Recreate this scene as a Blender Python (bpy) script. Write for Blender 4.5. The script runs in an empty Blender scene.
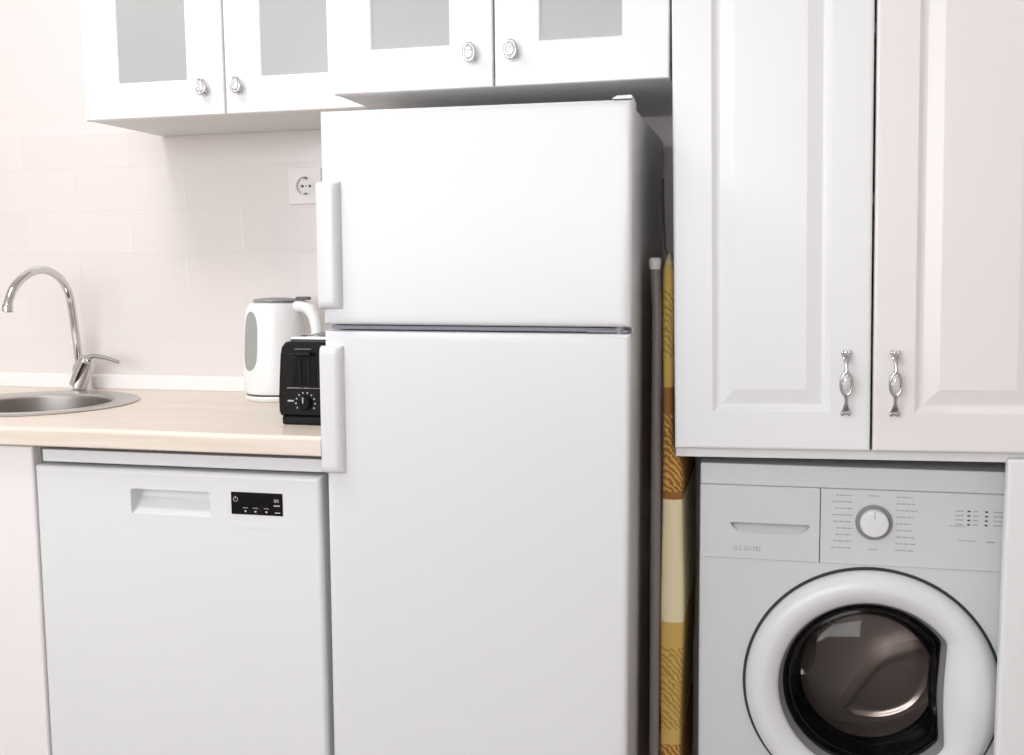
import bpy, bmesh, math, random
from mathutils import Vector, Matrix
random.seed(4)
PI = math.pi
sc = bpy.context.scene
COL = sc.collection

# ------------------------------------------------------------------ materials
def mat(name, col, rough=.4, metal=0., spec=.5, coat=0., bump=None, tint=None, emit=None):
    m = bpy.data.materials.new(name); m.use_nodes = True
    nt = m.node_tree; b = nt.nodes['Principled BSDF']
    b.inputs['Base Color'].default_value = (*col, 1)
    b.inputs['Roughness'].default_value = rough
    b.inputs['Metallic'].default_value = metal
    b.inputs['Specular IOR Level'].default_value = spec
    b.inputs['Coat Weight'].default_value = coat
    tc = nt.nodes.new('ShaderNodeTexCoord')
    if bump:
        n = nt.nodes.new('ShaderNodeTexNoise'); n.inputs['Scale'].default_value = bump[0]
        n.inputs['Detail'].default_value = 3
        nt.links.new(tc.outputs['Object'], n.inputs['Vector'])
        bp = nt.nodes.new('ShaderNodeBump'); bp.inputs['Strength'].default_value = bump[1]
        bp.inputs['Distance'].default_value = .002
        nt.links.new(n.outputs['Fac'], bp.inputs['Height']); nt.links.new(bp.outputs['Normal'], b.inputs['Normal'])
    if tint:                                     # faint tone variation
        n = nt.nodes.new('ShaderNodeTexNoise'); n.inputs['Scale'].default_value = tint[0]
        nt.links.new(tc.outputs['Object'], n.inputs['Vector'])
        mx = nt.nodes.new('ShaderNodeMix'); mx.data_type = 'RGBA'
        mx.inputs['A'].default_value = (*col, 1); mx.inputs['B'].default_value = (*tint[1], 1)
        nt.links.new(n.outputs['Fac'], mx.inputs['Factor']); nt.links.new(mx.outputs['Result'], b.inputs['Base Color'])
    if emit:
        b.inputs['Emission Color'].default_value = (*emit[0], 1); b.inputs['Emission Strength'].default_value = emit[1]
    return m

M = {}
M['wall'] = mat('wall_paint', (.81, .742, .725), .7, bump=(60, .05))
M['ceiling'] = mat('ceiling_paint', (.88, .87, .86), .8)
M['floor'] = mat('floor_tile', (.30, .26, .23), .4, tint=(3, (.26, .225, .20)))
M['foil'] = mat('white_cabinet_foil', (.885, .885, .885), .32)
M['foil_warm'] = mat('warm_white_cabinet_foil', (.90, .86, .845), .32)
M['carcass'] = mat('cabinet_board', (.80, .80, .79), .5)
M['enamel'] = mat('white_enamel', (.78, .78, .795), .28)
M['enamel_side'] = mat('white_painted_steel', (.74, .74, .75), .4, bump=(400, .05))
M['dw'] = mat('dishwasher_white', (.80, .80, .81), .33)
M['wm'] = mat('washer_white', (.70, .705, .71), .38)
M['wm_ring'] = mat('washer_door_white', (.82, .825, .835), .25)
M['gasket'] = mat('grey_gasket', (.30, .30, .34), .6)
M['rubber'] = mat('dark_rubber', (.03, .03, .035), .45)
M['chrome'] = mat('chrome', (.66, .65, .645), .10, 1.)
M['dark_chrome'] = mat('dark_chrome', (.60, .595, .60), .14, 1.)
M['steel'] = mat('brushed_steel', (.60, .58, .56), .34, 1., bump=(250, .04))
M['basin'] = mat('shaded_basin_steel', (.34, .315, .295), .42, 1., bump=(250, .04))  # same steel as the rim, with the bowl's shade put into the colour
M['drum'] = mat('drum_steel', (.50, .44, .42), .35, .4)
M['paddle'] = mat('pale_drum_paddle', (.58, .51, .48), .22, .7)
M['black'] = mat('black_plastic', (.005, .005, .0055), .45, spec=.2)
M['black_gloss'] = mat('black_glass_panel', (.004, .004, .0045), .12, spec=.4)
M['kettle'] = mat('white_plastic', (.86, .86, .86), .3)
M['kettle_grey'] = mat('grey_window_plastic', (.34, .36, .345), .2)
M['dark_grey'] = mat('dark_grey_plastic', (.10, .10, .11), .4)
M['mid_grey'] = mat('mid_grey_plastic', (.28, .28, .29), .4)
M['print'] = mat('grey_print', (.42, .42, .43), .6)
M['print_dark'] = mat('dark_print', (.06, .06, .06), .6)
M['icon'] = mat('pale_icon_print', (.55, .55, .55), .6)
M['strip'] = mat('white_upstand_plastic', (.86, .84, .83), .35)
M['tube'] = mat('grey_brown_painted_tube', (.25, .215, .21), .45, .1)
M['cap'] = mat('white_cap_plastic', (.80, .77, .76), .4)
M['wire'] = mat('grey_wire', (.16, .16, .165), .4, .5)
M['socket'] = mat('socket_plastic', (.81, .765, .745), .35)
M['crystal'] = mat('clear_crystal', (.80, .80, .80), .05, .35, spec=.9, coat=.5)
M['cloth'] = mat('grey_laundry', (.34, .31, .30), .9)

def wood_mat():
    m = mat('pale_wood_laminate', (.80, .70, .60), .38); nt = m.node_tree; b = nt.nodes['Principled BSDF']
    tc = nt.nodes.new('ShaderNodeTexCoord'); mp = nt.nodes.new('ShaderNodeMapping')
    mp.inputs['Scale'].default_value = (1.2, 26, 26)
    n = nt.nodes.new('ShaderNodeTexNoise'); n.inputs['Scale'].default_value = 3; n.inputs['Detail'].default_value = 6
    r = nt.nodes.new('ShaderNodeValToRGB')
    r.color_ramp.elements[0].position = .3; r.color_ramp.elements[0].color = (.77, .655, .55, 1)
    r.color_ramp.elements[1].position = .7; r.color_ramp.elements[1].color = (.87, .78, .69, 1)
    L = nt.links.new
    L(tc.outputs['Object'], mp.inputs['Vector']); L(mp.outputs['Vector'], n.inputs['Vector'])
    L(n.outputs['Fac'], r.inputs['Fac']); L(r.outputs['Color'], b.inputs['Base Color'])
    return m
M['wood'] = wood_mat()

def tile_mat():
    m = mat('bevelled_wall_tile', (.82, .76, .74), .16); nt = m.node_tree; b = nt.nodes['Principled BSDF']
    tc = nt.nodes.new('ShaderNodeTexCoord'); sp = nt.nodes.new('ShaderNodeSeparateXYZ'); cb = nt.nodes.new('ShaderNodeCombineXYZ')
    br = nt.nodes.new('ShaderNodeTexBrick'); L = nt.links.new
    L(tc.outputs['Object'], sp.inputs[0]); L(sp.outputs['X'], cb.inputs['X'])
    ad = nt.nodes.new('ShaderNodeMath'); ad.operation = 'ADD'; ad.inputs[1].default_value = -1.452 + .105 * 20
    L(sp.outputs['Z'], ad.inputs[0]); L(ad.outputs[0], cb.inputs['Y']); L(cb.outputs[0], br.inputs['Vector'])
    br.offset = .5
    br.inputs['Scale'].default_value = 1; br.inputs['Brick Width'].default_value = .30; br.inputs['Row Height'].default_value = .105
    br.inputs['Mortar Size'].default_value = .0022; br.inputs['Mortar Smooth'].default_value = .6
    br.inputs['Color1'].default_value = (.77, .72, .702, 1); br.inputs['Color2'].default_value = (.79, .74, .722, 1)
    br.inputs['Mortar'].default_value = (.77, .72, .702, 1)
    L(br.outputs['Color'], b.inputs['Base Color'])
    bp = nt.nodes.new('ShaderNodeBump'); bp.invert = True; bp.inputs['Strength'].default_value = .22; bp.inputs['Distance'].default_value = .002
    L(br.outputs['Fac'], bp.inputs['Height']); L(bp.outputs['Normal'], b.inputs['Normal'])
    return m
M['tile'] = tile_mat()

def frosted_mat():
    m = bpy.data.materials.new('frosted_glass'); m.use_nodes = True; nt = m.node_tree; nt.nodes.remove(nt.nodes['Principled BSDF'])
    out = nt.nodes['Material Output']; L = nt.links.new
    d = nt.nodes.new('ShaderNodeBsdfDiffuse'); d.inputs['Color'].default_value = (.52, .53, .525, 1)
    t = nt.nodes.new('ShaderNodeBsdfTransparent'); t.inputs['Color'].default_value = (.80, .83, .81, 1)
    g = nt.nodes.new('ShaderNodeBsdfGlossy'); g.inputs['Roughness'].default_value = .3
    a = nt.nodes.new('ShaderNodeMixShader'); a.inputs[0].default_value = .22
    c = nt.nodes.new('ShaderNodeMixShader'); c.inputs[0].default_value = .06
    L(d.outputs[0], a.inputs[1]); L(t.outputs[0], a.inputs[2]); L(a.outputs[0], c.inputs[1]); L(g.outputs[0], c.inputs[2]); L(c.outputs[0], out.inputs[0])
    return m
M['frost'] = frosted_mat()

def smoky_mat():
    m = bpy.data.materials.new('smoky_door_glass'); m.use_nodes = True; nt = m.node_tree; nt.nodes.remove(nt.nodes['Principled BSDF'])
    out = nt.nodes['Material Output']; L = nt.links.new
    t = nt.nodes.new('ShaderNodeBsdfTransparent'); t.inputs['Color'].default_value = (.82, .79, .77, 1)
    g = nt.nodes.new('ShaderNodeBsdfGlossy'); g.inputs['Roughness'].default_value = .04
    f = nt.nodes.new('ShaderNodeFresnel'); f.inputs['IOR'].default_value = 1.38
    c = nt.nodes.new('ShaderNodeMixShader')
    L(f.outputs[0], c.inputs[0]); L(t.outputs[0], c.inputs[1]); L(g.outputs[0], c.inputs[2]); L(c.outputs[0], out.inputs[0])
    return m
M['smoky'] = smoky_mat()

def cover_mat():
    m = mat('patterned_ironing_cover', (.6, .4, .1), .85); nt = m.node_tree; b = nt.nodes['Principled BSDF']; L = nt.links.new
    tc = nt.nodes.new('ShaderNodeTexCoord'); sp = nt.nodes.new('ShaderNodeSeparateXYZ')
    L(tc.outputs['Object'], sp.inputs[0])
    mr = nt.nodes.new('ShaderNodeMapRange'); mr.inputs['From Min'].default_value = 0; mr.inputs['From Max'].default_value = 1.25
    L(sp.outputs['Z'], mr.inputs['Value'])
    def ramp(stops):
        r = nt.nodes.new('ShaderNodeValToRGB'); cr = r.color_ramp; cr.interpolation = 'CONSTANT'
        while len(cr.elements) > 1: cr.elements.remove(cr.elements[-1])
        for k, (z, c) in enumerate(stops):
            e = cr.elements[0] if k == 0 else cr.elements.new(z / 1.25)
            e.position = z / 1.25; e.color = (*c, 1)
        L(mr.outputs['Result'], r.inputs['Fac']); return r
    Y = (.66, .44, .12); B = (.33, .145, .035); G = (.70, .39, .09); CR = (.86, .75, .48)
    base = ramp([(0, B), (.313, Y), (.548, CR), (.777, B), (.982, Y), (1.205, (.75, .66, .42))])
    alt = ramp([(0, G), (.313, Y), (.345, (.45, .28, .06)), (.50, Y), (.548, CR), (.777, B), (.795, G), (.935, B), (.982, Y), (1.04, (.44, .28, .06)), (1.16, Y), (1.205, (.75, .66, .42))])
    w = nt.nodes.new('ShaderNodeTexWave'); w.inputs['Scale'].default_value = 48; w.inputs['Distortion'].default_value = 4; w.bands_direction = 'DIAGONAL'
    w.inputs['Detail'].default_value = 1; w.inputs['Detail Scale'].default_value = 2
    L(tc.outputs['Object'], w.inputs['Vector'])
    st = nt.nodes.new('ShaderNodeMath'); st.operation = 'GREATER_THAN'; st.inputs[1].default_value = .55; L(w.outputs['Fac'], st.inputs[0])
    mx = nt.nodes.new('ShaderNodeMix'); mx.data_type = 'RGBA'
    L(st.outputs[0], mx.inputs['Factor']); L(base.outputs['Color'], mx.inputs['A']); L(alt.outputs['Color'], mx.inputs['B'])
    L(mx.outputs['Result'], b.inputs['Base Color'])
    return m
M['cover'] = cover_mat()

# ------------------------------------------------------------------ mesh builder
class MB:
    def __init__(s): s.bm = bmesh.new()
    def _merge(s, other):
        me = bpy.data.meshes.new('tmp'); other.to_mesh(me); other.free(); s.bm.from_mesh(me); bpy.data.meshes.remove(me)
    def box(s, x0, x1, y0, y1, z0, z1, bev=0., seg=3):
        b = bmesh.new(); bmesh.ops.create_cube(b, size=1)
        for v in b.verts: v.co = Vector(((x0+x1)/2 + v.co.x*(x1-x0), (y0+y1)/2 + v.co.y*(y1-y0), (z0+z1)/2 + v.co.z*(z1-z0)))
        if bev: bmesh.ops.bevel(b, geom=b.edges[:], offset=bev, segments=seg, profile=.5, affect='EDGES')
        s._merge(b); return s
    def loops(s, rings, cap0=True, cap1=True, closed=True):
        """skin a list of equally long vertex rings"""
        b = s.bm; R = [[b.verts.new(p) for p in r] for r in rings]; n = len(R[0])
        for a, c in zip(R, R[1:]):
            for k in range(n if closed else n-1):
                try: b.faces.new((a[k], a[(k+1) % n], c[(k+1) % n], c[k]))
                except ValueError: pass
        if cap0: b.faces.new(R[0][::-1])
        if cap1: b.faces.new(R[-1])
        return s
    def lathe(s, prof, c, axis='z', n=48, cap0=True, cap1=True, sx=1., sy=1.):
        """prof: (radius, height along axis)"""
        rings = []
        for r, h in prof:
            ring = []
            for k in range(n):
                a = 2*PI*k/n; u, v = r*math.cos(a)*sx, r*math.sin(a)*sy
                ring.append(Vector(c) + (Vector((u, v, h)) if axis == 'z' else Vector((u, h, v)) if axis == 'y' else Vector((h, u, v))))
            rings.append(ring)
        return s.loops(rings, cap0, cap1)
    def tube(s, path, rad, n=16, caps=True):
        P = [Vector(p) for p in path]; R = rad if isinstance(rad, (list, tuple)) else [rad]*len(P)
        rings = []; up = None
        for i, p in enumerate(P):
            t = (P[min(i+1, len(P)-1)] - P[max(i-1, 0)]).normalized()
            if up is None: up = t.orthogonal().normalized()
            up = (up - t*up.dot(t)).normalized(); w = t.cross(up)
            rings.append([p + R[i]*(math.cos(2*PI*k/n)*up + math.sin(2*PI*k/n)*w) for k in range(n)])
        return s.loops(rings, caps, caps)
    def plate(s, outer, holes, y0, y1):
        """flat plate in the xz plane with holes, from y0 to y1"""
        b = bmesh.new(); E = []
        for lp in [outer]+holes:
            V = [b.verts.new((x, y0, z)) for x, z in lp]
            for k in range(len(V)): E.append(b.edges.new((V[k], V[(k+1) % len(V)])))
        bmesh.ops.triangle_fill(b, edges=E, use_beauty=True)
        if y1 is not None:
            r = bmesh.ops.extrude_face_region(b, geom=b.faces[:])
            for v in [g for g in r['geom'] if isinstance(g, bmesh.types.BMVert)]: v.co.y = y1
        s._merge(b); return s
    def ball(s, c, rx, ry, rz, n=20):
        b = bmesh.new(); bmesh.ops.create_uvsphere(b, u_segments=n, v_segments=n//2, radius=1)
        for v in b.verts: v.co = Vector((c[0]+v.co.x*rx, c[1]+v.co.y*ry, c[2]+v.co.z*rz))
        s._merge(b); return s
    def panel(s, x0, x1, z0, z1, y0, y1, rings, hole=False):
        """door slab: front at y0, back at y1, rings = (inset, depth) from the rim inwards"""
        def rect(i, y): return [(x0+i, y, z0+i), (x1-i, y, z0+i), (x1-i, y, z1-i), (x0+i, y, z1-i)]
        R = [rect(i, y0+d) for i, d in rings]
        if hole:
            R.append(rect(rings[-1][0], y1)); R.append(rect(0, y1)); R.append(R[0]);
            return s.loops(R, False, False)
        return s.loops([rect(0, y1)] + R, True, True)
    def move(s, M4):
        bmesh.ops.transform(s.bm, matrix=M4, verts=s.bm.verts[:]); return s
    def build(s, name, m, parent=None, ang=35, sub=0):
        bm = s.bm
        bmesh.ops.remove_doubles(bm, verts=bm.verts[:], dist=1e-6)
        bmesh.ops.recalc_face_normals(bm, faces=bm.faces[:])
        if parent is not None:
            o0 = parent.get('_o'); 
            if o0 is not None: bmesh.ops.translate(bm, verts=bm.verts[:], vec=-Vector(o0))
        me = bpy.data.meshes.new(name); bm.to_mesh(me); bm.free()
        for p in me.polygons: p.use_smooth = True
        me.set_sharp_from_angle(angle=math.radians(ang))
        me.materials.append(m)
        o = bpy.data.objects.new(name, me); COL.objects.link(o)
        if parent is not None:
            o.parent = parent
            if parent.get('_o') is not None: o['_o'] = list(parent['_o'])
        wn = o.modifiers.new('weighted_normals', 'WEIGHTED_NORMAL'); wn.keep_sharp = True; wn.weight = 100
        if sub:
            md = o.modifiers.new('subdivision', 'SUBSURF'); md.levels = md.render_levels = sub
        return o

def thing(name, label, cat, loc, tilt=0., group=None):
    o = bpy.data.objects.new(name, None); COL.objects.link(o)
    o.location = (loc[0]-tilt*(loc[2]-.86), loc[1], loc[2]); o.rotation_euler = (0, -tilt, 0)      # a slight lean, as in the photograph
    o.empty_display_size = .1
    o['label'] = label; o['category'] = cat; o['_o'] = list(loc)
    if group: o['group'] = group
    return o
def tag(o, label, cat):
    o['label'] = label; o['category'] = cat; return o
def struct(o): o['kind'] = 'structure'; return o

# ------------------------------------------------------------------ the room
YW = .592
struct(MB().box(-2.2, 2.9, YW+.008, YW+.12, 0, 2.6).build('wall_back', M['wall']))
struct(MB().box(-2.3, -2.2, -3.5, YW+.12, 0, 2.6).build('wall_left', M['wall']))
struct(MB().box(2.9, 3.0, -3.5, YW+.12, 0, 2.6).build('wall_right', M['wall']))
struct(MB().plate([(-2.2, 0), (2.9, 0), (2.9, 2.6), (-2.2, 2.6)], [[(-1.5, .95), (1.6, .95), (1.6, 2.45), (-1.5, 2.45)]], -3.5, -3.4).build('wall_front', M['wall']))
wf = MB()
for a in ((-1.499, -1.43), (1.53, 1.599), (.01, .09)): wf.box(a[0], a[1], -3.48, -3.42, .951, 2.449, .004)
for a in ((-1.43, .01), (.09, 1.53)): wf.box(a[0], a[1], -3.48, -3.42, .951, 1.02, .004).box(a[0], a[1], -3.48, -3.42, 2.38, 2.449, .004)
struct(wf.build('window_1', M['foil']))
struct(MB().box(-2.3, 3.0, -3.5, YW+.12, -.1, 0).build('floor', M['floor']))
struct(MB().box(-2.3, 3.0, -3.5, YW+.12, 2.6, 2.7).build('ceiling', M['ceiling']))
struct(MB().box(-2.199, .70, YW, YW+.0079, .9, 1.537, .0015, 2).build('trim_1', M['tile']))
# white upstand along the back of the worktop
up = MB(); up.loops([[(x, YW-.012+a, .9075+b) for a, b in ((0, 0), (0, .026), (.002, .032), (.006, .0355), (.0115, .0355), (.0115, 0))] for x in (-1.9, .611)])
struct(up.build('trim_2', M['strip'], ang=25))

# ------------------------------------------------------------------ worktop with the sink cut-out
SX, SY, SR = -.210, .288, .2175
def circ(cx, cy, r, n=64): return [(cx+r*math.cos(2*PI*k/n), cy+r*math.sin(2*PI*k/n)) for k in range(n)]
w = MB(); ZT, ZB = .907, .8705
b = bmesh.new(); E = []
for lp in ([(-1.9, -.012), (.611, -.012), (.611, .5795), (-1.9, .5795)], circ(SX, SY, SR-.03)):
    V = [b.verts.new((x, y, ZT)) for x, y in lp]
    for k in range(len(V)): E.append(b.edges.new((V[k], V[(k+1) % len(V)])))
bmesh.ops.triangle_fill(b, edges=E, use_beauty=True)
r = bmesh.ops.extrude_face_region(b, geom=b.faces[:])
for v in [g for g in r['geom'] if isinstance(g, bmesh.types.BMVert)]: v.co.z = ZB
w._merge(b)
prof = [(-.0119, ZB), (-.0215, ZB), (-.0235, ZB+.0015), (-.0244, ZB+.004)] + [(-.0244+.009*(1-math.cos(t)), ZT-.009+.009*math.sin(t)) for t in [PI/2*k/6 for k in range(7)]] + [(-.0119, ZT)]
w.loops([[(x, y, z) for y, z in prof] for x in (-1.9, .611)])
tag(w.build('worktop', M['wood'], ang=28), 'pale wood-grain laminate worktop running above the dishwasher up to the fridge', 'worktop')

# ------------------------------------------------------------------ sink
t = thing('sink', 'round inset stainless steel sink set into the pale worktop under the tap', 'sink', (SX, SY, .907))
MB().lathe([(SR-.022, .001), (SR, .0008), (SR+.001, .002), (SR-.002, .0042), (SR-.006, .005), (SR-.012, .0042), (SR-.048, .0028), (SR-.055, .0022), (SR-.058, .0004), (SR-.0595, -.0015)], (SX, SY, .907), n=80, cap0=False, cap1=False).build('rim', M['steel'], t)
MB().lathe([(SR-.0595, -.0015), (SR-.062, -.006), (SR-.066, -.09), (SR-.074, -.125), (SR-.098, -.145), (.03, -.15), (.0, -.15)], (SX, SY, .907), n=80, cap0=False, cap1=False).build('bowl', M['basin'], t)
MB().lathe([(.0, -.1485), (.035, -.1485), (.04, -.1465), (.04, -.1494), (0, -.1494)], (SX, SY, .907), n=32, cap0=False, cap1=False).build('drain', M['chrome'], t)

# ------------------------------------------------------------------ tap
FX, FY = -.268, .535
t = thing('kitchen_tap', 'chrome swan-neck mixer tap with a side lever behind the round sink', 'tap', (FX, FY, .907))
bd = MB()
bd.lathe([(.0, 0), (.027, 0), (.027, .004), (.024, .007), (.0225, .012), (.0215, .05), (.019, .062), (.014, .07), (.0125, .074), (.0, .074)], (FX-.002, FY, .9072), cap0=False, cap1=False)
bd.build('tap_body', M['chrome'], t)
KP = [(.5335, .955), (.531, .978), (.5225, 1.045), (.514, 1.107), (.503, 1.150), (.472, 1.186), (.419, 1.2045), (.367, 1.198), (.318, 1.171), (.2945, 1.140), (.2885, 1.122)]
def crom(K, n=6):
    out = []
    for a in range(len(K)-1):
        p0, p1, p2, p3 = K[max(a-1, 0)], K[a], K[a+1], K[min(a+2, len(K)-1)]
        for k in range(n):
            u = k/n
            out.append(tuple(.5*(2*p1[c]+(p2[c]-p0[c])*u+(2*p0[c]-5*p1[c]+4*p2[c]-p3[c])*u*u+(3*p1[c]-p0[c]-3*p2[c]+p3[c])*u**3) for c in range(len(p1))))
    return out+[K[-1]]
path = [(FX-.004, y, z) for y, z in crom(KP)]
sp_ = MB(); sp_.tube(path, .0098, 20); sp_.build('spout', M['chrome'], t)
ae = MB(); d = (Vector((0, -.002, -.017))).normalized(); p0 = Vector((FX-.004, .2888, 1.129))
ae.tube([p0, p0+d*.003, p0+d*.016, p0+d*.018], [.0102, .0118, .0118, .010], 20); ae.build('aerator', M['chrome'], t)
lv = MB()
lv.tube([(FX+.002, FY-.022, .922), (FX+.020, FY-.024, .958), (FX+.034, FY-.026, .984), (FX+.037, FY-.0265, .989)], [.021, .0215, .0205, .016], 24)
lv.build('cartridge', M['chrome'], t)
lv = MB(); lv.tube([(FX+.030, FY-.026, .986), (FX+.055, FY-.028, .996), (FX+.09, FY-.03, .992), (FX+.130, FY-.032, .981)], [.008, .006, .0052, .0045], 16); lv.build('lever', M['chrome'], t)

# ------------------------------------------------------------------ kettle
KX, KY = .291, .462
t = thing('electric_kettle', 'white plastic electric kettle with a grey water window on the worktop', 'kettle', (KX, KY, .907))
MB().lathe([(0, .0005), (.066, .0005), (.07, .004), (.0715, .009), (.069, .0125), (0, .0125)], (KX, KY, .907), cap0=False, cap1=False).build('power_base', M['kettle'], t)
MB().lathe([(0, .0005), (.0655, .0005), (.068, .0016), (.0655, .0030), (0, .0030)], (KX, KY, .9198), cap0=False, cap1=False).build('base_seam', M['mid_grey'], t)
body = MB().lathe([(0, .017), (.069, .017), (.0725, .022), (.0735, .05), (.072, .10), (.069, .15), (.066, .19), (.062, .208), (.056, .2185), (.048, .2222), (0, .223)], (KX, KY, .907), n=64, cap0=False, cap1=False)
body.build('body', M['kettle'], t)
MB().lathe([(0, .2232), (.049, .2232), (.051, .2247), (.049, .2282), (.03, .231), (0, .2315)], (KX+.004, KY, .907), cap0=False, cap1=False).build('lid', M['mid_grey'], t)
# water window: a curved strip standing on the body's wall
def body_r(h):
    P = [(.022, .0725), (.05, .0735), (.10, .072), (.15, .069), (.19, .066), (.212, .062)]
    for (a, ra), (c, rc) in zip(P, P[1:]):
        if h <= c: return ra+(rc-ra)*(h-a)/(c-a)
    return .06
def strip_on_body(a_mid, half, h0, h1, off, n=12, m=16):
    mb = MB(); rings = []
    for j in range(m+1):
        s_ = math.sin(PI*j/m*.999+.0005); e = min(1, (1-abs(2*j/m-1)**5))**.5
        u_ = .5-.5*math.cos(PI*j/m); h = h0+(h1-h0)*u_; e = max(.04, min(1, (1-abs(2*u_-1)**4))**.5); ring = []
        for k in range(n+1):
            a = a_mid+half*e*(2*k/n-1)
            r_ = body_r(h)+off; ring.append((KX+r_*math.cos(a), KY+r_*math.sin(a), .907+h))
        for k in range(n, -1, -1):
            a = a_mid+half*e*(2*k/n-1)
            r_ = body_r(h)-.002; ring.append((KX+r_*math.cos(a), KY+r_*math.sin(a), .907+h))
        rings.append(ring)
    return mb.loops(rings)
aw = math.radians(243)
strip_on_body(aw, .40, .062, .211, .0006).build('window_frame', M['kettle'], t)
wn = strip_on_body(aw, .33, .070, .202, .0012).build('water_window', M['kettle_grey'], t)
hd = MB()
hp = [(KX+.045, KY-.008, 1.117), (KX+.075, KY-.012, 1.122), (KX+.098, KY-.016, 1.112), (KX+.110, KY-.018, 1.085), (KX+.112, KY-.018, 1.045), (KX+.107, KY-.017, 1.0), (KX+.092, KY-.014, .965), (KX+.066, KY-.01, .95)]
hd.tube(hp, [.013, .015, .0155, .0145, .0135, .013, .0125, .012], 16); hd.build('handle', M['kettle'], t, sub=1)
MB().box(KX+.062, KX+.092, KY-.024, KY-.002, 1.1335, 1.141, .003).build('lid_button', M['dark_grey'], t)
MB().tube([(KX-.068, KY+.02, .9135), (KX-.078, KY+.03, .9135), (KX-.083, KY+.06, .911), (KX-.078, KY+.10, .911), (KX-.02, KY+.118, .911)], .0028, 10).build('power_cord', M['dark_grey'], t)

# ------------------------------------------------------------------ toaster
TX0, TX1, TY0, TY1 = .4735, .5875, .092, .34
tcx = (TX0+TX1)/2
t = thing('toaster', 'small black toaster seen end-on beside the fridge handle', 'toaster', (tcx, (TY0+TY1)/2, .907))
prof = [(-.053, .017), (-.0565, .024), (-.057, .05), (-.0545, .09), (-.051, .135), (-.048, .150), (-.041, .158), (-.03, .1605)]
prof = prof + [(-x, z) for x, z in prof[::-1]]
sh = MB(); rings = []
for y, s_ in ((TY0, .94), (TY0+.003, .975), (TY0+.008, 1.), (TY1-.008, 1.), (TY1-.003, .975), (TY1, .94)):
    rings.append([(tcx+x*s_, y, .907+.09+(z-.09)*s_) for x, z in prof])
sh.loops(rings); sh.build('shell', M['black'], t)
MB().box(TX0+.006, TX1-.006, TY0+.003, TY1-.003, .9075, .9245, .004).build('base', M['black'], t)
# metal top with two slots
tp = MB(); tp.box(tcx-.038, tcx+.038, TY0+.02, TY1-.02, 1.0665, 1.0745, .003)
tp.build('top_plate', M['chrome'], t)
for dx in (-.018, .018): MB().box(tcx+dx-.011, tcx+dx+.011, TY0+.05, TY1-.05, 1.0742, 1.0752, .0004, 1).build('bread_slot', M['black_gloss'], t)
# bread lifting channel, lever, dial
MB().box(tcx-.024, tcx+.024, TY0-.0012, TY0+.004, .983, 1.038, .001).build('channel_panel', M['black_gloss'], t)
for dx in (-.009, .009): MB().box(tcx+dx-.003, tcx+dx+.003, TY0-.0032, TY0-.0008, .985, 1.036, .001).build('guide_rib', M['black'], t)
MB().box(tcx-.021, tcx+.021, TY0-.020, TY0-.0004, 1.040, 1.0475, .003).build('lever', M['black'], t)
MB().box(tcx-.017, tcx+.017, TY0-.006, TY0-.0004, 1.051, 1.054, .001).build('vent_rib', M['dark_grey'], t)
MB().box(tcx-.037, tcx+.037, TY0-.0016, TY0+.001, .9775, .9795, .0005, 1).build('chrome_line', M['chrome'], t)
dl = MB().lathe([(0, 0), (.0135, 0), (.0135, -.009), (.012, -.0115), (0, -.012)], (tcx, TY0+.0006, .9505), 'y', 32, False, False).build('dial', M['black_gloss'], t)
MB().box(tcx-.001, tcx+.001, TY0-.0122, TY0-.011, .951, .962).build('dial_pointer', M['icon'], dl)
tk = MB()
for k in range(10):
    a = math.radians(-120+k*240/9+90)
    tk.ball((tcx+.0195*math.cos(a), TY0+.0002, .9505+.0195*math.sin(a)), .0019, .0006, .0019, 8)
tk.box(tcx-.036, tcx-.024, TY0-.0004, TY0+.0006, .9525, .9555)
tk.build('dial_markings', M['icon'], t)

# ------------------------------------------------------------------ wall socket
t = thing('wall_socket', 'square white wall socket with a round recess in the tiles left of the fridge', 'socket', (.318, YW, 1.396))
def sq(h, n=0): return [(.318-h, 1.396-h), (.318+h, 1.396-h), (.318+h, 1.396+h), (.318-h, 1.396+h)]
MB().plate(sq(.041), [[(x, z) for x, z in circ(.318, 1.396, .0215, 40)]], YW-.009, YW-.0005).build('plate', M['socket'], t)
MB().lathe([(.0226, -.0105), (.0214, -.0105), (.0212, -.0012), (0, -.0012)], (.318, YW, 1.396), 'y', 40, False, False).build('recess', M['socket'], t)
for dx in (-.0095, .0095): MB().lathe([(0, -.0020), (.0034, -.0020), (.0034, -.0010), (0, -.001)], (.318+dx, YW, 1.396), 'y', 16, False, False).build('pin_hole', M['rubber'], t)
for dz in (-.018, .018): MB().box(.318-.0035, .318+.0035, YW-.0098, YW-.0015, 1.396+dz-.002, 1.396+dz+.002, .0008, 1).build('earth_clip', M['mid_grey'], t)
MB().lathe([(0, -.0018), (.0022, -.0018), (.0022, -.001), (0, -.001)], (.318, YW, 1.396), 'y', 12, False, False).build('screw', M['mid_grey'], t)

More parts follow.
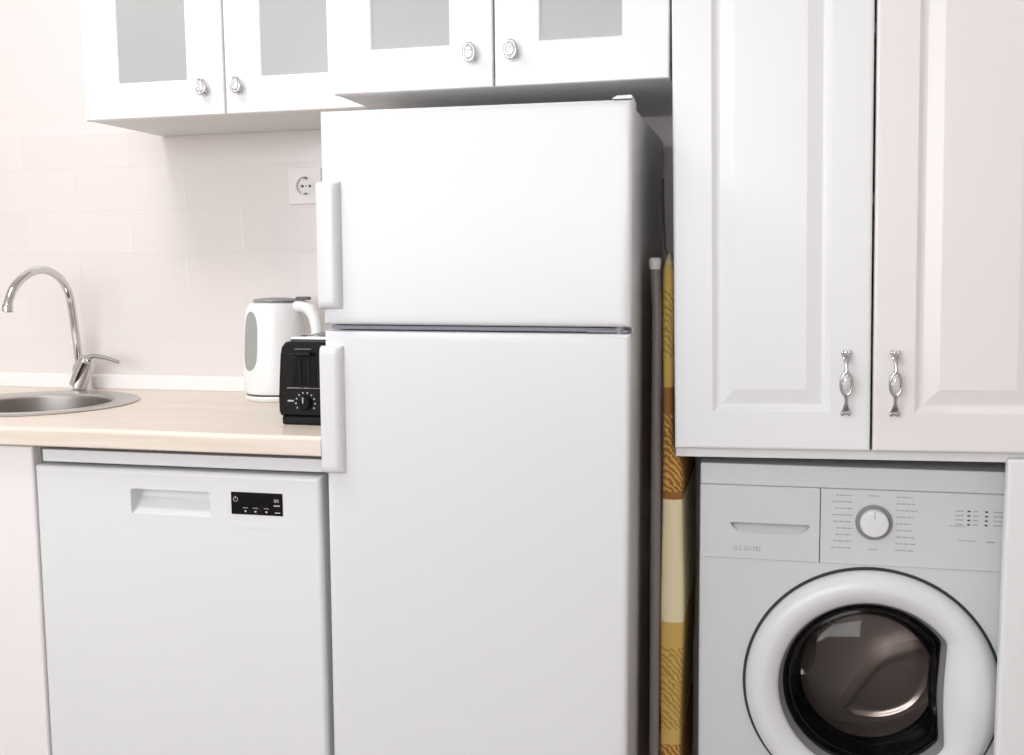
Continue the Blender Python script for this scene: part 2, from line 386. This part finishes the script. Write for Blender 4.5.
# ------------------------------------------------------------------ dishwasher
t = thing('dishwasher', 'white freestanding dishwasher with a dark display under the worktop', 'dishwasher', (.299, 0, 0))
MB().box(.006, .592, .046, .55, .06, .829, .004).build('body', M['dw'], t)
MB().box(.013, .598, .010, .555, .8350, .8590, .002).build('top_cover', M['enamel'], t)
MB().box(.02, .578, .06, .08, .001, .06, .002).build('plinth', M['dw'], t)
def rrect(x0, x1, z0, z1, r, n=5):
    out = []
    for cx, cz, a0 in ((x1-r, z1-r, 0), (x0+r, z1-r, 90), (x0+r, z0+r, 180), (x1-r, z0+r, 270)):
        for k in range(n+1):
            a = math.radians(a0+90*k/n); out.append((cx+r*math.cos(a), cz+r*math.sin(a)))
    return out
RD = [(0, .012), (.0006, .008), (.0022, .004), (.005, .0013), (.009, 0)]
dr_ = MB(); dr_.loops([[(i, d, .1+i), (.598-i, d, .1+i), (.598-i, d, .7267), (i, d, .7267)] for i, d in [(0, .043)]+RD]); dr_.build('door', M['dw'], t)
# control panel: rounded rim and an opening for the grip
cp = MB(); X0, X1, Z0, Z1 = 0, .598, .7268, .8285
rim = [[(X0+i, d, Z0), (X1-i, d, Z0), (X1-i, d, Z1-i*1.0), (X0+i, d, Z1-i*1.0)] for i, d in [(0, .043)]+RD]
cp.loops(rim, True, False)
gx0, gx1, gz0, gz1 = .209, .375, .7425, .7915
cp.plate([(X0+.009, Z0), (X1-.009, Z0), (X1-.009, Z1-.009), (X0+.009, Z1-.009)], [rrect(gx0, gx1, gz0, gz1, .004)], 0, None)
cpo = cp.build('control_panel', M['dw'], t, ang=9)
gp = MB(); n_ = len(rrect(0, 1, 0, 1, .1)); 
gp.loops([[(x, .0005, z) for x, z in rrect(gx0, gx1, gz0, gz1, .004)], [(x, .004, z) for x, z in rrect(gx0+.001, gx1-.001, gz0+.001, gz1-.001, .004)], [(x, .034, z) for x, z in rrect(gx0+.002, gx1-.002, gz0+.026, gz1-.0015, .003)], [(x, .036, z) for x, z in rrect(gx0+.005, gx1-.005, gz0+.030, gz1-.004, .002)]], False, True)
gp.build('grip_recess', M['dw'], cpo)
dp = MB().box(.419, .5225, -.0012, .003, .7525, .7945, .0008, 2).build('display', M['black_gloss'], t)
ic = MB()
ic.lathe([(.0048, -.0016), (.0040, -.0016), (.0040, -.0011), (.0048, -.0011)], (.4285, 0, .781), 'y', 24, False, False)
ic.box(.4281, .4289, -.0016, -.0011, .781, .7868)
for x in (.448, .468, .490): ic.box(x-.0018, x+.0018, -.0016, -.0011, .7575, .7605)
for x in (.448, .468, .490): ic.box(x-.005, x+.005, -.0015, -.0011, .765, .7658)
for x in (.508, .513): 
    ic.box(x-.0017, x+.0017, -.0016, -.0011, .778, .7790); ic.box(x-.0017, x+.0017, -.0016, -.0011, .7825, .7835); ic.box(x-.0017, x-.0007, -.0016, -.0011, .7785, .783); ic.box(x+.0007, x+.0017, -.0016, -.0011, .7785, .783)
ic.box(.505, .517, -.0016, -.0011, .7705, .7725); ic.box(.507, .517, -.0016, -.0011, .7575, .7592)
ic.build('display_icons', M['icon'], dp)

# ------------------------------------------------------------------ sink base cabinet (left edge of the photo)
t = thing('base_cabinet', 'warm white sink base cabinet left of the dishwasher', 'cabinet', (-.3, .3, 0))
cb = MB(); cb.box(-.60, -.582, .022, .56, .1, .868).box(-.020, -.002, .022, .56, .1, .868).box(-.582, -.020, .022, .56, .1, .118).box(-.582, -.020, .55, .56, .118, .7)
cb.build('carcass', M['carcass'], t)
MB().box(-.60, -.008, .07, .09, .0005, .0995).build('plinth', M['foil_warm'], t)
DR = [(0, .005), (.0006, .0028), (.002, .0009), (.0048, 0)]
TP = [(.0, 0), (.0012, .0006), (.004, .0030), (.0075, .0060), (.0105, .0072), (.014, .0075), (.0375, .0009), (.039, .0004), (.041, .0003)]
def raised(x0, x1, z0, z1, y0, y1, stile):
    return MB().panel(x0, x1, z0, z1, y0, y1, DR + [(stile+a, c) for a, c in TP])
for x0, x1 in ((-.599, -.307), (-.304, -.003)):
    dd = raised(x0, x1, .104, .8655, 0, .02, .115).build('door', M['foil_warm'], t, ang=14)

# ------------------------------------------------------------------ fittings used on the cabinets
def make_knob(x, z, y, parent):
    k = MB()
    k.lathe([(0, 0), (.006, 0), (.0055, -.004), (.004, -.008), (.0045, -.013), (0, -.013)], (x, y, z), 'y', 20, False, False)
    # oval ring
    rings = []
    for i in range(36):
        a = 2*PI*i/36; c = Vector((x+.0098*math.cos(a), y-.0155, z+.0150*math.sin(a))); nrm = Vector((math.cos(a), 0, math.sin(a)))
        rings.append([c + .0030*(math.cos(2*PI*j/10)*nrm + math.sin(2*PI*j/10)*Vector((0, 1, 0))) for j in range(10)])
    k.loops(rings+[rings[0]], False, False)
    k.ball((x+.006, y-.006, z-.010), .004, .004, .005, 10)
    ko = k.build('knob', M['dark_chrome'], parent, ang=50)
    c = MB().lathe([(.0085, .003), (.0085, -.001), (.0055, -.0045), (0, -.0052)], (x, y-.0150, z), 'y', 12, True, False, 1., 1.6)
    c.build('knob_crystal', M['crystal'], parent, ang=8)

def make_handle(x, z, y, parent):
    """ornate pull: flared ends, thin necks, oval ring with a clear crystal"""
    h = MB()
    # bow as a flat-ish tube with changing width
    zs = [.0530, .0515, .046, .040, .0325, .026, .0205]
    ws = [.0050, .0078, .0072, .0050, .0030, .0028, .0042]
    ys = [-.004, -.008, -.0145, -.0185, -.0205, -.0215, -.0220]
    for sgn in (1, -1):
        rings = []
        for zz, ww, yy in zip(zs, ws, ys):
            rings.append([(x+ww*math.cos(2*PI*j/14), y+yy+.0030*math.sin(2*PI*j/14), z+sgn*zz) for j in range(14)])
        h.loops(rings)
        h.lathe([(0, 0), (.006, 0), (.005, -.005), (.0045, -.010), (0, -.011)], (x, y, z+sgn*.049), 'y', 16, False, False)
        for dx in (-.0055, .0055): h.ball((x+dx, y-.0085, z+sgn*.0515), .0035, .003, .0045, 10)
    rings = []
    for i in range(40):
        a = 2*PI*i/40; c = Vector((x+.0088*math.cos(a), y-.0225, z+.0190*math.sin(a))); nrm = Vector((math.cos(a)/.0088, 0, math.sin(a)/.0190)).normalized()
        rings.append([c + .0027*(math.cos(2*PI*j/10)*nrm + 1.3*math.sin(2*PI*j/10)*Vector((0, 1, 0))) for j in range(10)])
    h.loops(rings+[rings[0]], False, False)
    h.build('handle', M['dark_chrome'], parent, ang=50)
    MB().lathe([(0, .003), (.0072, .003), (.0072, -.001), (.0044, -.005), (0, -.006)], (x, y-.0225, z), 'y', 10, False, False, 1., 2.3).build('handle_crystal', M['crystal'], parent, ang=8)

GL = [(0, 0), (.0014, .0008), (.0030, .0030)]
def glazed(t, x0, x1, z0, z1, y0, stile, knob_x, knob_z):
    sl_, sr_, sb_ = stile
    def rect(a, y): return [(x0+a, y, z0+a), (x1-a, y, z0+a), (x1-a, y, z1-a), (x0+a, y, z1-a)]
    def hole(a, y): return [(x0+sl_+a, y, z0+sb_+a), (x1-sr_-a, y, z0+sb_+a), (x1-sr_-a, y, z1-sb_-a), (x0+sl_+a, y, z1-sb_-a)]
    rg = [rect(a, y0+c) for a, c in DR] + [hole(a-.003, y0+c) for a, c in GL] + [hole(0, y0+.019), rect(0, y0+.019)]
    d = MB().loops(rg+[rg[0]], False, False).build('door', M['foil'], t, ang=25)
    MB().box(x0+sl_-.004, x1-sr_+.004, y0+.0034, y0+.0074, z0+sb_-.004, z1-sb_+.004).build('glass_pane', M['frost'], d)
    make_knob(knob_x, knob_z, y0, d)
    return d
def carcass(t, x0, x1, y0, y1, z0, z1, shelves=(), th=.018):
    c = MB(); c.box(x0, x0+th, y0, y1, z0, z1, .0006, 1).box(x1-th, x1, y0, y1, z0, z1, .0006, 1)
    c.box(x0+th, x1-th, y0, y1, z0, z0+th).box(x0+th, x1-th, y0, y1, z1-th, z1).box(x0+th, x1-th, y1-.006, y1, z0+th, z1-th)
    c.build('carcass', M['carcass'], t)
    for s_ in shelves: MB().box(x0+th+.001, x1-th-.001, y0+.02, y1-.008, s_, s_+.016).build('shelf', M['carcass'], t)

# left wall cabinet
t = thing('wall_cabinet', 'white two-door wall cabinet with frosted panes hanging above the kettle and tap', 'cabinet', (-.052, .295, 1.523), .0033)
carcass(t, -.052, .5885, .315, .5905, 1.524, 2.22, (1.87,))
glazed(t, -.053, .2762, 1.523, 2.22, .295, (.0845, .085, .0745), .2315, 1.579)
glazed(t, .2795, .588, 1.523, 2.22, .295, (.0835, .080, .0735), .3105, 1.579)
# cabinet above the fridge
t = thing('wall_cabinet', 'deeper white two-door wall cabinet with frosted panes right above the fridge', 'cabinet', (.592, .121, 1.523), .001)
carcass(t, .592, 1.2085, .141, .598, 1.524, 2.22, (1.655, 1.93))
glazed(t, .5915, .8965, 1.523, 2.22, .121, (.0775, .0805, .0775), .8570, 1.5825)
glazed(t, .8995, 1.2085, 1.523, 2.22, .121, (.0835, .0815, .0765), .9325, 1.5835)

# ------------------------------------------------------------------ tall wall cabinet on the right
t = thing('tall_cabinet', 'tall white two-door hanging cabinet with raised panels above the washing machine', 'cabinet', (1.2240, .111, .8655), .0155)
carcass(t, 1.2240, 1.8830, .1315, .5985, .8655, 1.85, (1.3, 1.58))
d1 = raised(1.2240, 1.5515, .8835, 1.85, .111, .1305, .0655).build('door', M['foil'], t, ang=14)
make_handle(1.5110, 1.0005, .111, d1)
d2 = raised(1.5555, 1.8830, .8835, 1.85, .111, .1305, .0655).build('door', M['foil_warm'], t, ang=14)
d2['label'] = 'warm white right-hand door'
make_handle(1.589, 1.0000, .111, d2)

# ------------------------------------------------------------------ base cabinet at the right edge
t = thing('base_cabinet', 'white base cabinet at the right edge whose door stands in front of the washing machine', 'cabinet', (2.05, .3, 0))
carcass(t, 1.874, 2.30, .1315, .5985, .08, .858)
MB().box(1.874, 2.30, .17, .19, .0005, .0795).build('plinth', M['foil'], t)
dr = MB(); rings = []
for i, d_ in [(0, .0195)] + [(0, .007), (.0008, .0038), (.003, .0012), (.007, 0)]:
    rings.append([(x, .108+d_, z) for x, z in rrect(1.767+i, 2.298-i, .10+i, .883-i, .006-min(i, .004))])
dr.loops(rings); dr.build('door', M['foil'], t, ang=25)

# ------------------------------------------------------------------ fridge
FXL, FXR, FY0 = .6164, 1.1595, -.0145
t = thing('refrigerator', 'white two-door fridge freezer standing between the worktop and the washing machine', 'refrigerator', (.62, .0, 1.1), -.0047)
MB().box(FXL+.004, FXR-.004, .052, .535, .035, 1.470, .006).build('cabinet', M['enamel_side'], t)
for x in (FXL+.05, FXR-.05):
    for y in (.10, .49): MB().lathe([(0, 0), (.018, 0), (.018, .02), (.008, .022), (.008, .0345), (0, .0345)], (x, y, .0005), n=20, cap0=False, cap1=False).build('foot', M['dark_grey'], t)
def fr_door(name, z0, z1):
    d = MB(); rings = []; prof = [(0, .048), (0, .012), (.0008, .007), (.003, .003), (.007, .0007), (.012, 0)]
    for i, dp_ in [(.012, .0555), (.003, .0545)] + prof + [(.02, -.0005)]:
        k = i*.8
        rings.append([(x, FY0+dp_, z) for x, z in ((FXL+i, z0+k), (FXR-i, z0+k), (FXR-i, z1-k), (FXL+i, z1-k))])
    return d.loops(rings).build(name, M['enamel'], t, ang=40)
fz = fr_door('freezer_door', 1.1055, 1.4742); fd = fr_door('fridge_door', .06, 1.0945)
for z0, z1 in ((1.1095, 1.466), (.066, 1.0905)): MB().plate([(FXL+.01, z0), (FXR-.01, z0), (FXR-.01, z1), (FXL+.01, z1)], [[(FXL+.03, z0+.02), (FXR-.03, z0+.02), (FXR-.03, z1-.02), (FXL+.03, z1-.02)]], FY0+.0558, .0515).build('door_gasket', M['gasket'], t)
MB().box(FXL+.008, FXR-.012, FY0+.020, .0515, 1.0965, 1.1035, .001).build('centre_strip', M['gasket'], t)
hb = MB(); hb.box(FXR-.075, FXR-.006, FY0+.012, .050, 1.0960, 1.1000, .001).lathe([(0, -.002), (.007, -.002), (.007, .010), (0, .010)], (FXR-.02, FY0+.016, 1.0955), n=20, cap0=False, cap1=False)
hb.build('centre_hinge', M['mid_grey'], t)
hc = MB(); hc.loops([[(x, y, z) for x, z in ((FXR-.034, 1.4745), (FXR-.026, 1.4795), (FXR-.003, 1.4802), (FXR-.001, 1.479), (FXR-.001, 1.4745))] for y in (FY0+.0004, FY0+.035)])
hc.build('hinge_cover', M['enamel'], t)
def fr_handle(z0, z1, parent):
    h = MB(); xa, xb = FXL-.0033, FXL+.030
    rings = []
    for z, f in ((z0, .55), (z0+.002, .75), (z0+.006, .92), (z0+.014, 1.), (z1-.014, 1.), (z1-.006, .92), (z1-.002, .75), (z1, .55)):
        y1 = FY0+.002; dpt = .019*f
        cs = [(xa, y1), (xa, y1-dpt+.006), (xa+.0012, y1-dpt+.0025), (xa+.0045, y1-dpt)] + [(xb-.007+.016*math.sin(q), y1-dpt+(dpt)*(1-math.cos(q))) for q in [PI/2*k/6 for k in range(7)]]
        rings.append([(x, y, z) for x, y in cs])
    h.loops(rings).build('handle', M['enamel'], parent, ang=50)
fr_handle(1.134, 1.353, fz); fr_handle(.842, 1.068, fd)

# ------------------------------------------------------------------ folded ironing board in the gap
t = thing('ironing_board', 'folded ironing board with yellow and brown cover in the gap beside the fridge', 'ironing board', (1.208, .33, 0))
bb = MB(); rings = []
N = 44
for k in range(N+1):
    z = .06+(1.226-.06)*k/N
    yf, yb = .152, .50
    if z > 1.13:                                             # rounded tail end
        q = (z-1.13)/.096; ins = .11*(1-math.sqrt(max(0, 1-q*q))); yf += ins*.35; yb -= ins
    if z < .30: q = (.30-z)/.24; ins = .16*q*q; yf += ins*.3; yb -= ins
    xl = 1.1968+.0015*math.sin(z*9)
    bul = 1 if z < .845 else max(0, 1-(z-.845)/.03)
    xr = 1.2160+.0200*min(1, bul)+(.002*math.sin(z*14) if bul > .9 else 0)
    if z > 1.16: xr -= .004*(z-1.16)/.066
    if k in (0, N): xl += .006; xr -= .006
    hx = (xr-xl)/2; cx = (xl+xr)/2
    ring = []
    for a in range(9):
        th = PI+PI*a/8; ring.append((cx+hx*math.cos(th), yf+.012+.012*math.sin(th), z))
    for a in range(9):
        th = PI*a/8; ring.append((cx+hx*math.cos(th), yb-.012+.012*math.sin(th), z))
    rings.append(ring)
bb.loops(rings); bb.build('padded_board', M['cover'], t, ang=60)
def leg(x, y):
    MB().tube([(x-.0012, y, .012), (x-.0012, y, .30), (x-.001, y, .8), (x-.0006, y, 1.12), (x-.0048, y, 1.205)], .0092, 18).build('leg', M['tube'], t)
    MB().tube([(x-.0048, y, 1.1975), (x-.005, y, 1.209), (x-.005, y, 1.214), (x-.005, y, 1.218)], [.0098, .0112, .0112, .009], 18).build('leg_cap', M['cap'], t)
    MB().tube([(x-.0012, y, .0), (x-.0012, y, .02)], .012, 18).build('leg_foot', M['cap'], t)
leg(1.1868, .16); leg(1.1868, .46)
MB().tube([(1.186, .17, .32), (1.186, .45, .32)], .006, 12).build('crossbar', M['tube'], t)
MB().tube([(1.205, .30, 1.20), (1.1865, .30, 1.235), (1.183, .30, 1.30), (1.1812, .30, 1.368)], .0018, 8).build('cord_holder', M['wire'], t)

# ------------------------------------------------------------------ washing machine
WX0, WX1, WY = 1.264, 1.864, .171
WC, WZ = 1.5655, .4495
t = thing('washing_machine', 'white front-loading washing machine with a dark round porthole under the tall cabinet', 'washing machine', (1.264, WY, .02), .0031)
bd = MB()
bd.plate([(WX0+.004, .03), (WX1-.004, .03), (WX1-.004, .6738), (WX0+.004, .6738)], [circ(WC, WZ, .172, 64)], WY, WY+.004)
bd.loops([[(WX0+.0055, WY, z), (WX0+.001, WY+.0025, z), (WX0, WY+.008, z), (WX0, .575, z), (WX0+.003, .575, z), (WX0+.003, WY+.009, z), (WX0+.0055, WY+.0035, z)] for z in (.03, .808)])
bd.loops([[(WX1-.0055, WY, z), (WX1-.001, WY+.0025, z), (WX1, WY+.008, z), (WX1, .575, z), (WX1-.003, .575, z), (WX1-.003, WY+.009, z), (WX1-.0055, WY+.0035, z)] for z in (.03, .808)])
bd.box(WX0+.003, WX1-.003, .571, .575, .03, .806).box(WX0+.003, WX1-.003, WY+.004, .571, .03, .034)
bd.build('body', M['wm'], t)
MB().box(WX0+.001, WX1-.001, WY+.001, .575, .8093, .848, .0022).build('top_lid', M['wm'], t)
for x in (WX0+.06, WX1-.06):
    for y in (.22, .53): MB().lathe([(0, 0), (.02, 0), (.02, .012), (.009, .014), (.009, .0295), (0, .0295)], (x, y, .0003), n=20, cap0=False, cap1=False).build('foot', M['dark_grey'], t)
# fascia, slightly proud
fx = MB(); XD = 1.4752
fx.panel(XD+.0006, WX1-.0012, .6741, .8090, WY-.0025, WY+.004, [(0, .003), (.0004, .0006), (.0014, 0)])
fx.build('control_panel', M['wm'], t, ang=30)
dwv = MB()
hx0, hx1, hz0, hz1 = 1.320, 1.457, .722, .7415
dz = [(0, .003), (.0004, .0006), (.0014, 0)]
X0, X1, Z0, Z1 = WX0+.0018, XD-.0004, .6741, .8090
dwv.loops([[(X0+i, WY-.0025+d_, Z0+i), (X1-i, WY-.0025+d_, Z0+i), (X1-i, WY-.0025+d_, Z1-i), (X0+i, WY-.0025+d_, Z1-i)] for i, d_ in [(0, .0085)]+dz], False, False)
sl = [(hx0, hz1), (hx1, hz1)] + [(hx1-.001, hz1-.006), (hx1-.012, hz0+.004), (hx1-.04, hz0), (hx0+.04, hz0), (hx0+.012, hz0+.004), (hx0+.001, hz1-.006)]
dwv.plate([(X0+.0014, Z0+.0014), (X1-.0014, Z0+.0014), (X1-.0014, Z1-.0014), (X0+.0014, Z1-.0014)], [sl], WY-.0025, None)
do = dwv.build('detergent_drawer', M['wm'], t, ang=20)
# scooped finger grip: deepest at the top edge
gs = MB(); cxm = (hx0+hx1)/2
gs.loops([[(x, WY-.0024, z) for x, z in sl], [(x, WY-.0012+(.022 if z > hz1-.003 else .016 if z > hz1-.008 else .0008), z+(0 if z > hz1-.003 else .001)) for x, z in sl]], False, True)
gs.build('finger_grip', M['wm'], do)
im = MB(); yy = WY-.0029
for k, x in enumerate((1.332, 1.350, 1.366)):                   # compartment symbols under the grip
    im.box(x-.006, x+.006, yy, yy+.0005, .6905, .6917); im.box(x-.0062, x-.005, yy, yy+.0005, .691, .699); im.box(x+.005, x+.0062, yy, yy+.0005, .691, .699)
    if k < 2:
        for j in range(k+1): im.box(x-.0022+j*.003, x-.0012+j*.003, yy, yy+.0005, .6925, .6985)
    else:
        im.ball((x, yy+.0002, .6955), .0026, .0004, .0026, 8)
im.build('drawer_symbols', M['print'], do)
# program dial
KX2, KZ2 = 1.5655, .7525
MB().lathe([(0, 0), (.031, 0), (.031, -.004), (.0295, -.0055), (.026, -.0055), (.0255, -.0035), (0, -.0035)], (KX2, WY-.0024, KZ2), 'y', 48, False, False).build('dial_ring', M['mid_grey'], t)
kn = MB().lathe([(0, -.0036), (.0245, -.0036), (.0242, -.014), (.0225, -.0175), (.019, -.0185), (0, -.0185)], (KX2, WY-.0024, KZ2), 'y', 48, False, False).build('program_dial', M['wm_ring'], t)
MB().box(KX2-.0007, KX2+.0007, WY-.0215, WY-.0205, KZ2+.010, KZ2+.0225).build('dial_pointer', M['print'], kn)
yy = WY-.0029
for s_ in (-1, 1):
    pm = MB()
    for k in range(9):
        z = .7985-.0118*k
        L0 = .036+.004*(1-abs(k-4)/4)*0; ln = .022+.010*random.random()
        a, c = KX2+s_*.037, KX2+s_*(.040+ln)
        x0, x1 = min(a, c), max(a, c); x = x0
        while x < x1:                                           # words as short runs of strokes
            wl = .004+.006*random.random(); pm.box(x, min(x+wl, x1), yy, yy+.0004, z-.0010, z+.0010); x += wl+.0016
    pm.build('program_print', M['print'], t)
for x0, x1, z0, z1 in ((KX2-.01, KX2+.008, .7985, .8000), (KX2-.008, KX2+.008, .7025, .7040), (1.69, 1.716, .751, .7524), (1.705, 1.735, .726, .7274), (1.75, 1.764, .725, .7274)):
    MB().box(x0, x1, yy, yy+.0004, z0, z1).build('caption_print', M['print'], t)
for x0, x1 in ((1.699, 1.712), (1.727, 1.735), (1.760, 1.80)):
    for k in range(4): MB().box(x0, x1, yy, yy+.0004, .7785-.0078*k-.001, .7785-.0078*k+.001).build('indicator_print', M['print'], t)
for k in range(4):
    for x in (1.7205, 1.7485): MB().box(x-.0024, x+.0024, WY-.0034, WY-.0024, .7785-.0078*k-.0014, .7785-.0078*k+.0014, .0004, 1).build('indicator_light', M['print_dark'], t)
# drum and its paddles, rubber bellows
dm = MB().lathe([(.165, .030), (.19, .045), (.225, .06), (.23, .08), (.23, .34), (.22, .36), (.0, .365)], (WC, WY, WZ), 'y', 72, False, False).build('drum', M['drum'], t)
for k in range(3):
    a = math.radians((90, 215, -32)[k]); pd = MB()
    rings = []
    for y, hh in ((.075, .012), (.09, .04), (.14, .055), (.26, .058), (.32, .03), (.345, .01)):
        ring = []
        for u, v in ((-.045, -.004), (-.022, .55), (-.010, .9), (0, 1), (.010, .9), (.022, .55), (.045, -.004)):
            rr = .231-max(-.002, v*hh); tw = a+u/.16*(1-.35*v)+(y-.2)*1.6
            ring.append((WC+rr*math.cos(tw), WY+y, WZ+rr*math.sin(tw)))
        rings.append(ring)
    pd.loops(rings).build('paddle', M['paddle'], dm, ang=50)
BP = [(-.031, -.173), (-.017, -.157), (.015, -.100), (.049, -.055), (.097, -.036), (.135, -.026), (.150, -.050), (.148, -.085), (.129, -.133), (.091, -.168), (.03, -.185)]
for _ in range(2):                                              # round its corners
    BP = [q_ for a_, b_ in zip(BP, BP[1:]+BP[:1]) for q_ in ((.75*a_[0]+.25*b_[0], .75*a_[1]+.25*b_[1]), (.25*a_[0]+.75*b_[0], .25*a_[1]+.75*b_[1]))]
for k in range(3):                                              # raised three-armed pressing on the drum's back wall
    rot = -2*PI*k/3; cxb = sum(p_[0] for p_ in BP)/len(BP); czb = sum(p_[1] for p_ in BP)/len(BP); rings = []
    for sc_, y in ((1., .3635), (.99, .318), (.965, .3), (.93, .294), (.86, .296), (.7, .302)):
        rings.append([(WC+(cxb+(x-cxb)*sc_)*math.cos(rot)-(czb+(z-czb)*sc_)*math.sin(rot), WY+y, WZ+(cxb+(x-cxb)*sc_)*math.sin(rot)+(czb+(z-czb)*sc_)*math.cos(rot)) for x, z in BP])
    MB().loops(rings, False, True).build('drum_boss', M['paddle'], dm, ang=45)
MB().lathe([(.1715, .001), (.1715, .012), (.160, .020), (.150, .022), (.146, .030), (.152, .034), (.166, .031)], (WC, WY, WZ), 'y', 72, False, False).build('door_seal', M['rubber'], t)
# thin dark ring standing in for the shadow in the gap round the door
MB().lathe([(.2165, -.0002), (.2165, -.0030), (.2205, -.0030), (.2215, -.0002)], (WC, WY, WZ), 'y', 96, False, False).build('gap_shade_ring', M['rubber'], t)
# door: white ring, right side of the opening flattened for the grip
NA = 120
def rin(a, base, cut):
    c = math.cos(a); r_ = base
    if c > .2:
        lim = (cut + .004*(math.sin(a)/.6)**2) / c
        # soft minimum
        k_ = .006; h_ = max(0, min(1, .5+.5*(lim-r_)/k_)); r_ = lim*(1-h_)+r_*h_-k_*h_*(1-h_)
    return r_
dn = MB(); rings = []
#        outer->inner fraction, y offset
PR = [(0, -.003), (.0, -.006), (.03, -.014), (.10, -.021), (.25, -.027), (.45, -.030), (.62, -.029), (.80, -.023), (.92, -.017), (.97, -.0135), (1., -.009)]
for f, y in PR:
    ring = []
    for k in range(NA):
        a = 2*PI*k/NA; r1 = rin(a, .158, .1225); r_ = .2163+(r1-.2163)*f
        yy = y - (.010*math.exp(-((a if a < PI else a-2*PI)/.42)**2) * (f*(1-f)*4)**1.2)
        ring.append((WC+r_*math.cos(a), WY+yy, WZ+r_*math.sin(a)))
    rings.append(ring)
dn.loops(rings, False, False)
wd = dn.build('porthole_door', M['wm_ring'], t, ang=60)
# inside wall of the opening and dark bezel
ib = MB(); rings = []
for dr_, y in ((0, -.0085), (.004, .004), (.008, .012)):
    rings.append([(WC+(rin(2*PI*k/NA, .158, .1225)-dr_)*math.cos(2*PI*k/NA), WY+y, WZ+(rin(2*PI*k/NA, .158, .1225)-dr_)*math.sin(2*PI*k/NA)) for k in range(NA)])
ib.loops(rings, False, False).build('opening_wall', M['mid_grey'], wd, ang=60)
bz = MB(); rings = []
for f, y in ((0., .0118), (.10, .0085), (.26, .0150), (.33, .0225), (.40, .0225), (.68, .042), (.74, .046), (.80, .045), (.92, .052), (1., .057)):
    ring = []
    for k in range(NA):
        a = 2*PI*k/NA; r0 = rin(a, .158, .1225)-.0085; r1 = min(.1165, r0-.009); r_ = r0+(r1-r0)*f
        ring.append((WC+r_*math.cos(a), WY+y, WZ+r_*math.sin(a)))
    rings.append(ring)
bz.loops(rings, False, False).build('bezel', M['black_gloss'], wd, ang=60)
gl = [(.1175, .0565), (.114, .0525), (.100, .0475), (.085, .043), (.065, .0385), (.045, .0355), (.02, .0335), (0, .0332)]
MB().lathe(gl, (WC, WY, WZ), 'y', 72, False, False).build('porthole_glass', M['smoky'], wd, ang=70)

# ------------------------------------------------------------------ tidy helper properties
for o in bpy.data.objects:
    if '_o' in o: del o['_o']

# ------------------------------------------------------------------ light
wd_ = bpy.data.worlds.new('daylight'); sc.world = wd_; wd_.use_nodes = True
bg = wd_.node_tree.nodes['Background']; bg.inputs['Color'].default_value = (.94, .97, 1., 1); bg.inputs['Strength'].default_value = 7.2
def area(name, loc, rot, sx, sy, power, col=(1, 1, 1)):
    l = bpy.data.lights.new(name, 'AREA'); l.shape = 'RECTANGLE'; l.size = sx; l.size_y = sy; l.energy = power; l.color = col
    o = bpy.data.objects.new(name, l); COL.objects.link(o); o.location = loc; o.rotation_euler = rot; return o
p = area('window_daylight', (.05, -3.395, 1.7), (PI/2, 0, 0), 3.1, 1.5, 1); p.data.cycles.is_portal = True
area('ceiling_lamp', (-.15, -.55, 2.57), (0, 0, 0), .5, .5, 17, (1, .985, .97))

# ------------------------------------------------------------------ camera (solved from the photograph's edges)
yaw, pit, roll = .238, .1046, -.0079
cyw, syw, cp_, sp2 = math.cos(yaw), math.sin(yaw), math.cos(pit), math.sin(pit)
F = Vector((-syw*cp_, cyw*cp_, -sp2)); R = Vector((cyw, syw, 0)); U = R.cross(F)
R2 = math.cos(roll)*R + math.sin(roll)*U; U2 = -math.sin(roll)*R + math.cos(roll)*U
cam = bpy.data.cameras.new('camera'); co = bpy.data.objects.new('camera', cam); COL.objects.link(co)
cam.sensor_width = 36; cam.lens = 36*1061/1024; cam.clip_start = .05
mw = Matrix((R2, U2, -F)).transposed().to_4x4(); mw.translation = Vector((1.3812, -1.7535, 1.2051)); co.matrix_world = mw
sc.camera = co

vs = sc.view_settings
sc.display_settings.display_device = 'sRGB'
vs.view_transform = 'Standard'; vs.look = 'None'; vs.gamma = 1; vs.use_curve_mapping = False
vs.exposure = -0.11
